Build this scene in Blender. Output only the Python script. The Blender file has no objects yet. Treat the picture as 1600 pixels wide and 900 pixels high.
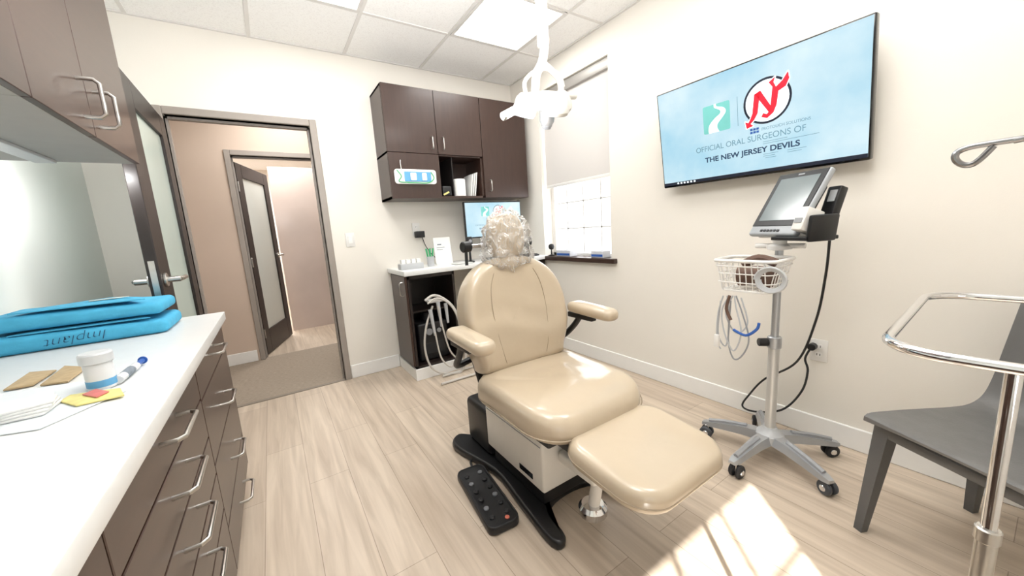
import bpy, bmesh, math, random
from mathutils import Vector, Matrix, noise
random.seed(4)
SC=bpy.context.scene; C=SC.collection
R=math.radians
# ------------------------------------------------------------ camera frame
H=1.235; F=570.0
A_=Vector((-.552,-.0988,.828)); B_=Vector((.831,-.141,.537)); D_=Vector((.0637,.985,.1607))
def P(px,py,X=None,Y=None,Z=None):
    c=Vector(((px-800)/F,(py-450)/F,1)); d=Vector((c.dot(B_),c.dot(A_),-c.dot(D_)))
    if X is not None: s=X/d.x
    elif Y is not None: s=Y/d.y
    else: s=(Z-H)/d.z
    return Vector((d.x*s,d.y*s,H+d.z*s))
# ------------------------------------------------------------ materials
def lin(c):
    return tuple((x/255/12.92 if x/255<=.04045 else ((x/255+.055)/1.055)**2.4) for x in c)
MATS={}
def M(name,rgb,rough=.5,metal=0.,var=.06,scale=12.,bump=0.,bscale=60.,coat=0.,emit=0.,alpha=1.,trans=0.,stretch=None):
    if name in MATS: return MATS[name]
    m=bpy.data.materials.new(name); m.use_nodes=True; nt=m.node_tree; N=nt.nodes; L=nt.links
    b=N['Principled BSDF']; col=lin(rgb)
    tc=N.new('ShaderNodeTexCoord'); mp=N.new('ShaderNodeMapping'); L.new(tc.outputs['Object'],mp.inputs[0])
    if stretch: mp.inputs['Scale'].default_value=stretch
    nz=N.new('ShaderNodeTexNoise'); nz.inputs['Scale'].default_value=scale; nz.inputs['Detail'].default_value=4
    L.new(mp.outputs[0],nz.inputs['Vector'])
    rp=N.new('ShaderNodeValToRGB')
    rp.color_ramp.elements[0].position=.3; rp.color_ramp.elements[1].position=.7
    rp.color_ramp.elements[0].color=tuple(x*(1-var) for x in col)+(1,)
    rp.color_ramp.elements[1].color=tuple(min(1,x*(1+var)) for x in col)+(1,)
    L.new(nz.outputs['Fac'],rp.inputs[0]); L.new(rp.outputs[0],b.inputs['Base Color'])
    b.inputs['Roughness'].default_value=rough; b.inputs['Metallic'].default_value=metal
    b.inputs['Coat Weight'].default_value=coat; b.inputs['Coat Roughness'].default_value=.12
    b.inputs['Transmission Weight'].default_value=trans; b.inputs['Alpha'].default_value=alpha
    if emit: L.new(rp.outputs[0],b.inputs['Emission Color']); b.inputs['Emission Strength'].default_value=emit
    if bump:
        n2=N.new('ShaderNodeTexNoise'); n2.inputs['Scale'].default_value=bscale; n2.inputs['Detail'].default_value=5
        L.new(mp.outputs[0],n2.inputs['Vector'])
        bp=N.new('ShaderNodeBump'); bp.inputs['Strength'].default_value=bump; bp.inputs['Distance'].default_value=.01
        L.new(n2.outputs['Fac'],bp.inputs['Height']); L.new(bp.outputs[0],b.inputs['Normal'])
    MATS[name]=m; return m
wall_m=M('wall_paint',(234,229,220),.75,var=.01,scale=3,bump=.05,bscale=200)
white_wall=M('wall_white',(240,243,238),.85,var=.01,scale=3)
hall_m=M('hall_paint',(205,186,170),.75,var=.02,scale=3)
taupe_m=M('taupe_paint',(196,182,174),.4,var=.12,scale=1.2,coat=.3)
trim_m=M('trim_white',(238,237,234),.4,var=.01)
frame_m=M('door_frame_paint',(156,147,139),.45,var=.03)
dark_m=M('dark_wood',(56,38,31),.38,var=.12,scale=9,stretch=(6,6,.6),coat=.12)
base_m=M('dark_wood_base',(34,25,22),.4,var=.14,scale=9,stretch=(6,6,.6),coat=.1)
doord_m=M('door_wood',(34,26,23),.42,var=.14,scale=9,stretch=(6,6,.6),coat=.05)
darkh_m=M('dark_wood_warm',(62,43,35),.36,var=.10,scale=9,stretch=(6,.6,6),coat=.2)
inside_m=M('cabinet_inside',(26,20,19),.6,var=.1)
under_m=M('cabinet_underside',(158,156,152),.75,var=.03)
steel_m=M('brushed_steel',(200,197,192),.28,1,var=.05,scale=60)
hook_m=M('hook_steel',(150,150,152),.2,1,var=.03,scale=60)
chrome_m=M('chrome',(222,222,224),.08,1,var=.01)
top_m=M('white_worktop',(226,227,226),.3,var=.015,scale=30)
vinyl_m=M('tan_vinyl',(190,174,151),.28,var=.04,scale=5,bump=.12,bscale=11,coat=.5)
seam_m=M('vinyl_seam',(166,150,128),.5,var=.05)
black_m=M('black_plastic',(24,24,26),.38,var=.1)
blackg_m=M('black_gloss',(10,10,12),.12,var=.05)
rub_m=M('black_rubber',(30,30,32),.6,var=.1)
wplas_m=M('white_plastic',(230,228,224),.32,var=.015)
cream_m=M('cream_plastic',(230,226,218),.35,var=.02)
grey_m=M('grey_plastic',(150,152,155),.4,var=.04)
greyl_m=M('grey_light_plastic',(184,186,188),.35,var=.03)
leather_m=M('grey_leather',(106,105,104),.42,var=.07,scale=20,bump=.08,bscale=150)
leg_m=M('grey_leg',(88,88,88),.45,var=.06)
frost_m=M('frosted_glass',(184,198,190),.35,var=.03,scale=2,coat=.15)
frost2_m=M('frosted_glass_far',(205,210,204),.3,var=.03,scale=2)
blue_m=M('blue_wrap',(66,164,202),.7,var=.10,scale=14,bump=.5,bscale=22)
green_m=M('green_plastic',(60,170,110),.45,var=.05)
red_m=M('red_print',(205,24,48),.5,var=.03,emit=.4)
paper_m=M('white_paper',(235,234,230),.8,var=.015)
tan_m=M('tan_packet',(172,150,114),.6,var=.12,scale=60)
yellow_m=M('yellow_packet',(222,210,134),.5,var=.15,scale=50)
redp_m=M('red_packet',(200,112,108),.5,var=.12,scale=60)
greyp_m=M('grey_print',(120,130,140),.6,var=.2,scale=90)
ltblue_m=M('label_blue',(90,155,198),.5,var=.05)
brown_m=M('brown_cuff',(96,72,60),.7,var=.15,scale=40)
hose_m=M('beige_hose',(196,191,184),.4,var=.04)
silver_m=M('silver_paint',(184,187,191),.3,.6,var=.04)
polel_m=M('pole_paint',(200,200,198),.3,.4,var=.02)
ink_m=M('ink',(28,60,92),.7,var=.05)
shadeb_m=M('valance_metal',(166,162,157),.4,.3,var=.03)
bluew_m=M('blue_accent',(40,90,170),.5,var=.05)
carpet_m=M('hall_carpet',(154,141,126),.95,var=.22,scale=70,bump=.4,bscale=220,stretch=(.5,2.5,1))
scr_txt=M('screen_text_dark',(26,56,88),.5,var=.02,emit=.25)
scr_txt2=M('screen_text_grey',(92,132,152),.5,var=.02,emit=.42)
scr_teal=M('screen_teal',(104,176,172),.6,var=.02,emit=.45)
scr_wht=M('screen_white',(225,238,244),.5,var=.01,emit=.7)
scr_black=M('screen_ink',(18,26,46),.5,var=.02,emit=.1)
mon_scr=M('monitor_screen',(116,126,128),.15,var=.08,scale=3,coat=.4)
def screen_mat():
    m=bpy.data.materials.new('blue_screen'); m.use_nodes=True; N=m.node_tree.nodes; L=m.node_tree.links
    b=N['Principled BSDF']; tc=N.new('ShaderNodeTexCoord'); g=N.new('ShaderNodeTexNoise'); g.inputs['Scale'].default_value=2.4; g.inputs['Detail'].default_value=6
    L.new(tc.outputs['Object'],g.inputs['Vector']); r=N.new('ShaderNodeValToRGB')
    r.color_ramp.elements[0].position=.3;r.color_ramp.elements[1].position=.62
    r.color_ramp.elements[0].color=lin((158,210,232))+(1,); r.color_ramp.elements[1].color=lin((218,240,247))+(1,)
    L.new(g.outputs['Fac'],r.inputs[0]); L.new(r.outputs[0],b.inputs['Emission Color']); b.inputs['Emission Strength'].default_value=1.0
    b.inputs['Base Color'].default_value=(.03,.04,.05,1); b.inputs['Roughness'].default_value=.25
    return m
scr_m=screen_mat()
def floor_mat():
    m=bpy.data.materials.new('plank_floor'); m.use_nodes=True; N=m.node_tree.nodes; L=m.node_tree.links
    b=N['Principled BSDF']; tc=N.new('ShaderNodeTexCoord'); sp=N.new('ShaderNodeSeparateXYZ'); L.new(tc.outputs['Object'],sp.inputs[0])
    cb=N.new('ShaderNodeCombineXYZ'); L.new(sp.outputs['Y'],cb.inputs['X']); L.new(sp.outputs['X'],cb.inputs['Y'])
    br=N.new('ShaderNodeTexBrick'); L.new(cb.outputs[0],br.inputs['Vector'])
    br.inputs['Scale'].default_value=1; br.inputs['Brick Width'].default_value=1.25; br.inputs['Row Height'].default_value=.19
    br.inputs['Mortar Size'].default_value=.0014; br.inputs['Mortar Smooth'].default_value=.3; br.offset=.37
    br.inputs['Color1'].default_value=lin((202,187,169))+(1,); br.inputs['Color2'].default_value=lin((192,176,158))+(1,)
    br.inputs['Mortar'].default_value=lin((152,136,119))+(1,)
    mp=N.new('ShaderNodeMapping'); mp.inputs['Scale'].default_value=(26,1.6,1); L.new(tc.outputs['Object'],mp.inputs[0])
    nz=N.new('ShaderNodeTexNoise'); nz.inputs['Scale'].default_value=1; nz.inputs['Detail'].default_value=7; nz.inputs['Distortion'].default_value=.6
    L.new(mp.outputs[0],nz.inputs['Vector'])
    rp=N.new('ShaderNodeValToRGB'); rp.color_ramp.elements[0].position=.28; rp.color_ramp.elements[1].position=.66
    rp.color_ramp.elements[0].color=(.70,.66,.62,1); rp.color_ramp.elements[1].color=(1.1,1.1,1.1,1)
    L.new(nz.outputs['Fac'],rp.inputs[0])
    mx=N.new('ShaderNodeMix'); mx.data_type='RGBA'; mx.blend_type='MULTIPLY'; mx.inputs[0].default_value=.8
    L.new(br.outputs['Color'],mx.inputs[6]); L.new(rp.outputs[0],mx.inputs[7]); L.new(mx.outputs[2],b.inputs['Base Color'])
    b.inputs['Roughness'].default_value=.34
    return m
floor_m=floor_mat()
def tile_mat():
    m=bpy.data.materials.new('ceiling_tile'); m.use_nodes=True; N=m.node_tree.nodes; L=m.node_tree.links
    b=N['Principled BSDF']; tc=N.new('ShaderNodeTexCoord'); v=N.new('ShaderNodeTexNoise'); v.inputs['Scale'].default_value=120
    L.new(tc.outputs['Object'],v.inputs['Vector']); r=N.new('ShaderNodeValToRGB'); r.color_ramp.elements[0].position=.3; r.color_ramp.elements[1].position=.5
    r.color_ramp.elements[0].color=lin((236,234,232))+(1,); r.color_ramp.elements[1].color=lin((246,245,243))+(1,)
    L.new(v.outputs['Fac'],r.inputs[0]); L.new(r.outputs[0],b.inputs['Base Color']); b.inputs['Roughness'].default_value=.9
    return m
tile_m=tile_mat()
def shade_mat():
    m=bpy.data.materials.new('shade_fabric'); m.use_nodes=True; N=m.node_tree.nodes; L=m.node_tree.links
    o=N['Material Output']; b=N['Principled BSDF']; t=N.new('ShaderNodeBsdfTranslucent'); t.inputs[0].default_value=(.9,.87,.84,1)
    w=N.new('ShaderNodeTexNoise'); w.inputs['Scale'].default_value=300
    r=N.new('ShaderNodeValToRGB'); r.color_ramp.elements[0].color=(.64,.61,.58,1); r.color_ramp.elements[1].color=(.71,.68,.65,1)
    L.new(w.outputs['Fac'],r.inputs[0]); L.new(r.outputs[0],b.inputs['Base Color']); b.inputs['Roughness'].default_value=.9
    x=N.new('ShaderNodeMixShader'); x.inputs[0].default_value=.13; L.new(b.outputs[0],x.inputs[1]); L.new(t.outputs[0],x.inputs[2]); L.new(x.outputs[0],o.inputs[0])
    return m
shade_m=shade_mat()
def film_mat():
    m=bpy.data.materials.new('clear_film'); m.use_nodes=True; N=m.node_tree.nodes; L=m.node_tree.links
    o=N['Material Output']; t=N.new('ShaderNodeBsdfTransparent'); t.inputs[0].default_value=(.99,.99,.99,1)
    g=N.new('ShaderNodeBsdfGlossy'); g.inputs['Roughness'].default_value=.2; g.inputs[0].default_value=(.97,.98,.99,1)
    d=N.new('ShaderNodeBsdfDiffuse'); d.inputs[0].default_value=(.97,.97,.98,1)
    gd=N.new('ShaderNodeMixShader'); gd.inputs[0].default_value=.85; L.new(g.outputs[0],gd.inputs[1]); L.new(d.outputs[0],gd.inputs[2])
    tc=N.new('ShaderNodeTexCoord'); mp=N.new('ShaderNodeMapping'); mp.inputs['Scale'].default_value=(1.4,1.4,.8); L.new(tc.outputs['Object'],mp.inputs[0])
    n=N.new('ShaderNodeTexNoise'); n.inputs['Scale'].default_value=10; n.inputs['Distortion'].default_value=1.4; n.inputs['Detail'].default_value=2
    L.new(mp.outputs[0],n.inputs['Vector'])
    bp=N.new('ShaderNodeBump'); bp.inputs['Strength'].default_value=.7; bp.inputs['Distance'].default_value=.03
    L.new(n.outputs['Fac'],bp.inputs['Height']); L.new(bp.outputs[0],g.inputs['Normal'])
    r=N.new('ShaderNodeValToRGB'); e=r.color_ramp.elements
    e[0].position=.34; e[0].color=(.10,.10,.10,1); e[1].position=.66; e[1].color=(.12,.12,.12,1)
    for ps,v in ((.42,.08),(.44,.55),(.46,.12),(.49,.10),(.505,.75),(.52,.16),(.56,.09),(.575,.6),(.59,.12)):
        q=e.new(ps); q.color=(v,v,v,1)
    L.new(n.outputs['Fac'],r.inputs[0])
    lw=N.new('ShaderNodeFresnel'); lw.inputs[0].default_value=1.2
    ad=N.new('ShaderNodeMath'); ad.operation='ADD'; L.new(lw.outputs[0],ad.inputs[0]); L.new(r.outputs[0],ad.inputs[1]); ad.use_clamp=True
    x=N.new('ShaderNodeMixShader'); L.new(ad.outputs[0],x.inputs[0]); L.new(t.outputs[0],x.inputs[1]); L.new(gd.outputs[0],x.inputs[2]); L.new(x.outputs[0],o.inputs[0])
    return m
film_m=film_mat()
light_m=M('panel_diffuser',(255,253,248),.5,var=.01,emit=6.0)
# ------------------------------------------------------------ mesh helpers
def nb(): return bmesh.new()
def box(bm,x0,x1,y0,y1,z0,z1,b=0.,seg=2,T=None):
    vs=bmesh.ops.create_cube(bm,size=1)['verts']
    for v in vs:
        v.co=Vector(((x0+x1)/2+v.co.x*(x1-x0),(y0+y1)/2+v.co.y*(y1-y0),(z0+z1)/2+v.co.z*(z1-z0)))
        if T: v.co=T@v.co
    if b:
        es=list({e for v in vs for e in v.link_edges})
        bmesh.ops.bevel(bm,geom=es,offset=b,segments=seg,profile=.5,affect='EDGES')
    return bm
def catmull(pts,res,closed=False):
    pts=[Vector(p) for p in pts]; n=len(pts); out=[]
    rng=range(n) if closed else range(n-1)
    for i in rng:
        if closed: p0,p1,p2,p3=pts[i-1],pts[i],pts[(i+1)%n],pts[(i+2)%n]
        else: p0,p1,p2,p3=pts[max(i-1,0)],pts[i],pts[i+1],pts[min(i+2,n-1)]
        for k in range(res):
            t=k/res
            out.append(.5*((2*p1)+(p2-p0)*t+(2*p0-5*p1+4*p2-p3)*t*t+(3*p1-p0-3*p2+p3)*t**3))
    if not closed: out.append(pts[-1])
    return out
def tube(bm,pts,r,n=10,res=0,closed=False):
    if res: pts=catmull(pts,res,closed)
    pts=[Vector(p) for p in pts]; N=len(pts); rings=[]
    rad=(lambda i:r) if not isinstance(r,(list,tuple)) else (lambda i:r[0]+(r[1]-r[0])*i/(N-1))
    prev=None
    for i,p in enumerate(pts):
        a=pts[i-1] if (i>0 or closed) else p; c=pts[(i+1)%N] if (i<N-1 or closed) else p
        t=(c-a)
        if t.length<1e-7: t=Vector((0,0,1))
        t.normalize()
        if prev is None:
            u=Vector((0,0,1)) if abs(t.z)<.9 else Vector((1,0,0)); u=(u-t*u.dot(t)).normalized()
        else:
            u=prev-t*prev.dot(t)
            u=u.normalized() if u.length>1e-6 else t.orthogonal().normalized()
        prev=u; w=t.cross(u); rr=rad(i)
        rings.append([bm.verts.new(p+(u*math.cos(2*math.pi*k/n)+w*math.sin(2*math.pi*k/n))*rr) for k in range(n)])
    for i in range(N if closed else N-1):
        a=rings[i]; b=rings[(i+1)%N]
        for k in range(n): bm.faces.new((a[k],a[(k+1)%n],b[(k+1)%n],b[k]))
    if not closed:
        bm.faces.new(rings[0][::-1]); bm.faces.new(rings[-1])
    return bm
def lathe(bm,prof,n=24,T=None):
    rings=[]
    for r,z in prof:
        r=max(r,.0004)
        rings.append([bm.verts.new(Vector((r*math.cos(2*math.pi*k/n),r*math.sin(2*math.pi*k/n),z))) for k in range(n)])
    if T:
        for rg in rings:
            for v in rg: v.co=T@v.co
    for a,b in zip(rings,rings[1:]):
        for k in range(n): bm.faces.new((a[k],a[(k+1)%n],b[(k+1)%n],b[k]))
    bm.faces.new(rings[0][::-1]); bm.faces.new(rings[-1]); return bm
def align(p0,p1):
    p0=Vector(p0);p1=Vector(p1); q=(p1-p0).to_track_quat('Z','Y'); return Matrix.Translation(p0)@q.to_matrix().to_4x4()
def cyl(bm,p0,p1,r,n=20,b=None):
    L=(Vector(p1)-Vector(p0)).length; b=b if b is not None else min(r*.15,L*.2)
    return lathe(bm,[(r-b,0),(r,b),(r,L-b),(r-b,L)],n,align(p0,p1))
def rrect(x0,x1,y0,y1,rs,n=7):
    if not isinstance(rs,(list,tuple)): rs=[rs]*4
    out=[]
    for (cx,cy,a0,r) in ((x1-rs[0],y0+rs[0],-90,rs[0]),(x1-rs[1],y1-rs[1],0,rs[1]),(x0+rs[2],y1-rs[2],90,rs[2]),(x0+rs[3],y0+rs[3],180,rs[3])):
        for k in range(n+1):
            a=R(a0+90*k/n); out.append((cx+r*math.cos(a),cy+r*math.sin(a)))
    return out
def pad(bm,outl,T,r,crown=0.,X=None,warp=None,nr=4,inner=(.85,.65,.45,.25)):
    n=len(outl); o=[Vector((p[0],p[1])) for p in outl]
    cen=sum(o,Vector((0,0)))/n; nor=[]
    for i in range(n):
        t=o[(i+1)%n]-o[i-1]; nn=Vector((-t.y,t.x)); nor.append(nn.normalized() if nn.length>1e-9 else Vector((0,0)))
    area=sum(o[i].x*o[(i+1)%n].y-o[(i+1)%n].x*o[i].y for i in range(n))
    if area<0: nor=[-x for x in nor]
    prof=[]
    for i in range(nr+1):
        a=R(-90+90*i/nr); prof.append((r*(1-math.cos(a)),r+r*math.sin(a)))
    for i in range(nr+1):
        a=R(90*i/nr); prof.append((r*(1-math.cos(a)),T-r+r*math.sin(a)))
    rings=[[Vector((*(o[i]+nor[i]*ins),z)) for i in range(n)] for ins,z in prof]
    last=[Vector((p.x,p.y)) for p in rings[-1]]
    for f in inner: rings.append([Vector((*(cen+(p-cen)*f),T+crown*(1-f*f))) for p in last])
    def fin(v):
        if warp: v=warp(v)
        return X@v if X else v
    vr=[[bm.verts.new(fin(v)) for v in rg] for rg in rings]
    for a,b in zip(vr,vr[1:]):
        for k in range(n):
            q=(a[k],a[(k+1)%n],b[(k+1)%n],b[k]); bm.faces.new(q if area>0 else q[::-1])
    cv=bm.verts.new(fin(Vector((cen.x,cen.y,T+crown))))
    for k in range(n):
        q=(vr[-1][k],vr[-1][(k+1)%n],cv); bm.faces.new(q if area>0 else q[::-1])
    bm.faces.new(vr[0][::-1] if area>0 else vr[0]); return bm
def poly(bm,pts,y=0.,t=.0015):
    f=[bm.verts.new((p[0],y,p[1])) for p in pts]
    a=sum(pts[i][0]*pts[(i+1)%len(pts)][1]-pts[(i+1)%len(pts)][0]*pts[i][1] for i in range(len(pts)))
    bm.faces.new(f if a>0 else f[::-1]); return bm
def obj(name,bm,mat,parent=None,label=None,smooth=True,ang=35):
    me=bpy.data.meshes.new(name); bmesh.ops.recalc_face_normals(bm,faces=bm.faces[:]) if len(bm.faces)>1 else None
    bm.to_mesh(me); bm.free(); o=bpy.data.objects.new(name,me); C.objects.link(o); me.materials.append(mat)
    if smooth:
        for p in me.polygons: p.use_smooth=True
        me.set_sharp_from_angle(angle=R(ang))
    if parent: o.parent=parent
    if label: o['label']=label
    return o
def thing(name,label,cat,loc=(0,0,0),rot=(0,0,0),group=None):
    o=bpy.data.objects.new(name,None); C.objects.link(o); o.location=loc; o.rotation_euler=rot; o.empty_display_size=.05
    o['label']=label; o['category']=cat
    if group: o['group']=group
    return o
def tag(o,label,cat,group=None):
    o['label']=label; o['category']=cat
    if group: o['group']=group
    return o
def struct(name,bm,mat,parent=None,smooth=False):
    o=obj(name,bm,mat,parent,smooth=smooth)
    if not parent: o['kind']='structure'
    return o
def sthing(name,loc=(0,0,0),rot=(0,0,0)):
    o=bpy.data.objects.new(name,None); C.objects.link(o); o.location=loc; o.rotation_euler=rot; o['kind']='structure'; return o
def text(name,s,size,mat,parent,x,z,y=-.002,width=None,rot=(math.pi/2,0,0),off=0.,align='LEFT',shear=0.):
    cu=bpy.data.curves.new(name,'FONT'); cu.body=s; cu.size=size; cu.offset=off; cu.align_x=align; cu.extrude=.0003; cu.shear=shear
    t=bpy.data.objects.new(name+'_tmp',cu); C.objects.link(t)
    dg=bpy.context.evaluated_depsgraph_get(); me=bpy.data.meshes.new_from_object(t.evaluated_get(dg)); C.objects.unlink(t); bpy.data.objects.remove(t)
    o=bpy.data.objects.new(name,me); C.objects.link(o); me.materials.clear(); me.materials.append(mat)
    if width:
        xs=[v.co.x for v in me.vertices]; w=max(xs)-min(xs)
        for v in me.vertices: v.co.x*=width/w
    o.parent=parent; o.location=(x,y,z); o.rotation_euler=rot; return o
# ------------------------------------------------------------ room shell
XR=2.364; XL=-.9; YF=3.43; YB=-1.0; ZC=2.73; HR=2.56
b=nb(); box(b,XL-.1,XR+.2,YB-.2,YF+.01,-.1,0); struct('floor',b,floor_m)
b=nb(); box(b,-1.5,HR,YF+.01,4.78,-.1,0); struct('floor_hall',b,carpet_m)
b=nb(); box(b,-1.5,HR,4.78,9.2,-.1,0); struct('floor_far_room',b,floor_m)
b=nb(); box(b,XL-.1,XR+.2,YB-.2,YF+.14,ZC,ZC+.1); struct('ceiling',b,tile_m)
b=nb(); box(b,-1.5,HR,YF+.14,9.2,ZC,ZC+.1); struct('ceiling_hall',b,tile_m)
# ceiling grid
b=nb()
GX=[-.55,.09,.73,1.37,2.01]; GY=[-.48,.17,.82,1.47,2.12,2.77]
for x in GX: box(b,x-.012,x+.012,YB,YF,ZC-.006,ZC+.002)
for y in GY: box(b,XL,XR,y-.012,y+.012,ZC-.0065,ZC+.002)
box(b,XL,XR,YF-.02,YF,ZC-.008,ZC+.002); box(b,XR-.02,XR,YB,YF,ZC-.0085,ZC+.002)
struct('trim_1',b,M('ceiling_grid',(222,219,215),.5,var=.01))
# walls
b=nb(); DX0,DX1,DZ=-.47,.40,2.14
box(b,-1.5,DX0,YF,YF+.14,0,ZC); box(b,DX1,HR+.1,YF,YF+.14,0,ZC); box(b,DX0,DX1,YF,YF+.14,DZ,ZC); struct('wall_far',b,wall_m)
WY0,WY1,WZ0,WZ1=2.09,2.97,.90,2.505
b=nb(); box(b,XR,XR+.16,YB-.1,WY0,0,ZC); box(b,XR,XR+.16,WY1,YF,0,ZC); box(b,XR,XR+.16,WY0,WY1,0,WZ0); box(b,XR,XR+.16,WY0,WY1,WZ1,ZC); struct('wall_right',b,wall_m)
b=nb(); box(b,XL-.1,XL,YB,YF,0,ZC); struct('wall_left',b,white_wall)
b=nb(); BX0,BX1,BZ0,BZ1=-.75,.25,.5,1.50
box(b,XL-.1,BX0,YB-.1,YB,0,ZC); box(b,BX1,XR,YB-.1,YB,0,ZC); box(b,BX0,BX1,YB-.1,YB,0,BZ0); box(b,BX0,BX1,YB-.1,YB,BZ1,ZC); struct('wall_back',b,wall_m)
w=sthing('window_2'); b=nb()
box(b,BX0,BX1,YB-.08,YB-.04,BZ0,BZ0+.03); box(b,BX0,BX1,YB-.08,YB-.04,BZ1-.02,BZ1)
for k in range(4): x=BX0+(BX1-BX0)*k/3; box(b,x-.007,x+.007,YB-.07,YB-.06,BZ0,BZ1)
for k in range(1,4): z=BZ0+(BZ1-BZ0)*k/4; box(b,BX0,BX1,YB-.07,YB-.06,z-.007,z+.007)
obj('window_frame',b,trim_m,w,smooth=False)
# hall walls
HY=4.72; HX0,HX1=-.20,.68
b=nb(); box(b,-1.4,HX0,HY,HY+.12,0,ZC); box(b,HX1,HR,HY,HY+.12,0,ZC); box(b,HX0,HX1,HY,HY+.12,DZ,ZC); struct('wall_hall',b,hall_m)
b=nb(); box(b,-1.5,-1.4,YF+.14,9.2,0,ZC); struct('wall_hall_left',b,hall_m)
b=nb(); box(b,HR,HR+.1,YF+.14,9.2,0,ZC); struct('wall_hall_right',b,hall_m)
b=nb(); box(b,-1.5,HR+.1,9.2,9.3,0,ZC); struct('wall_far_room',b,wall_m)
b=nb(); box(b,.12,HR,5.95,6.05,0,2.25); struct('blur_panel',b,taupe_m)  # made-up taupe panel standing in for a blurred shape, no wall known here
# baseboards
def bboard(name,x0,x1,y0,y1):
    b=nb(); box(b,x0,x1,y0,y1,0,.12,.004,1); struct(name,b,trim_m)
bboard('baseboard_right',XR-.014,XR,YB,YF); bboard('baseboard_far',.455,.885,YF-.014,YF); bboard('baseboard_far_left',XL+.015,-.53,YF-.014,YF)
bboard('baseboard_hall',-1.4,-.27,HY-.014,HY); bboard('baseboard_left',XL,XL+.014,2.36,YF)
bboard('baseboard_hall_right',.755,HR,HY-.014,HY)
# door frames
def dframe(name,x0,x1,y0,y1,zt,w=.05):
    b=nb()
    box(b,x0-w,x0,y0-.018,y1+.018,0,zt+w,.004,1); box(b,x1,x1+w,y0-.018,y1+.018,0,zt+w,.004,1); box(b,x0,x1,y0-.018,y1+.018,zt,zt+w,.004,1)
    box(b,x0,x0+.015,y0+.05,y0+.09,0,zt); box(b,x1-.015,x1,y0+.05,y0+.09,0,zt); box(b,x0,x1,y0+.05,y0+.09,zt-.015,zt)
    return struct(name,b,frame_m)
dframe('trim_2',DX0,DX1,YF,YF+.14,DZ); dframe('trim_3',HX0,HX1,HY,HY+.12,DZ,.05)
b=nb(); box(b,DX0,DX1,YF-.01,YF+.03,-.002,.006,.002,1); struct('trim_4',b,M('threshold_strip',(128,116,104),.5))
# doors : local: hinge at origin, leaf along +x, thickness in y
def door(name,loc,rz,glass,w=.86,st=.13,st2=None,hz=1.09):
    st2=st2 or st
    r=sthing(name,loc,(0,0,rz)); b=nb(); t=.048; h=2.10
    box(b,0,st,0,t,.01,h,.003,1); box(b,w-st2,w,0,t,.01,h,.003,1); box(b,st,w-st2,0,t,h-.14,h,.003,1); box(b,st,w-st2,0,t,.01,.27,.003,1)
    obj('leaf_frame',b,doord_m,r); b=nb(); box(b,st,w-st2,.016,t-.016,.27,h-.14); obj('glass_panel',b,glass,r)
    for s in (-1,1):
        b=nb(); y0=0 if s<0 else t
        cyl(b,(w-.065,y0,hz),(w-.065,y0+s*.012,hz),.035,24); cyl(b,(w-.065,y0,hz),(w-.065,y0+s*.065,hz),.015,16)
        tube(b,[(w-.065,y0+s*.060,hz),(w-.09,y0+s*.066,hz),(w-.20,y0+s*.062,hz)],.012,12,4); obj('lever_handle',b,steel_m,r)
    b=nb(); box(b,w-.001,w+.002,.012,.036,hz-.1,hz+.1); obj('latch_plate',b,steel_m,r)
    for z in (.25,1.05,1.85):
        b=nb(); cyl(b,(-.004,-.004,z-.05),(-.004,-.004,z+.05),.008,12); obj('hinge',b,steel_m,r)
    return r
door('door_1',(DX0-.046,YF-.02,0),R(-90),frost_m,w=.95,st=.14,st2=.22)
door('door_2',(HX0+.02,HY+.13,0),R(72),frost2_m,w=.90,st=.14)
# window 1
w=sthing('window_1'); b=nb(); xf=XR+.115
box(b,xf,xf+.04,WY0,WY0+.045,WZ0,WZ1); box(b,xf,xf+.04,WY1-.045,WY1,WZ0,WZ1); box(b,xf,xf+.04,WY0,WY1,WZ0,WZ0+.06); box(b,xf,xf+.04,WY0,WY1,WZ1-.05,WZ1); box(b,xf,xf+.04,WY0,WY1,1.68,1.73)
sash=M('sash_paint',(222,220,216),.5,var=.01)
obj('window_frame',b,sash,w,smooth=False); b=nb()
for k in range(1,4): y=WY0+(WY1-WY0)*k/4; box(b,xf+.012,xf+.024,y-.006,y+.006,WZ0,WZ1)
for z in (1.2,1.45,1.97,2.22): box(b,xf+.012,xf+.024,WY0,WY1,z-.006,z+.006)
obj('muntin_grid',b,sash,w,smooth=False)
b=nb(); box(b,2.325,XR+.115,WY0-.06,WY1+.02,.895,.935,.004,1); obj('window_sill',b,dark_m,w)
s=thing('roller_shade','white fabric roller shade pulled half way down the window','shade',(XR+.05,(WY0+WY1)/2,2.45))
b=nb(); box(b,-.002,.002,-.425,.425,-.82,.0); obj('shade_fabric',b,shade_m,s,smooth=False)
b=nb(); box(b,-.03,.035,-.438,.438,-.03,.052,.006,2); obj('valance',b,shadeb_m,s)
b=nb(); box(b,-.007,.007,-.425,.425,-.845,-.815,.004,2); obj('hem_bar',b,wplas_m,s)
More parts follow.
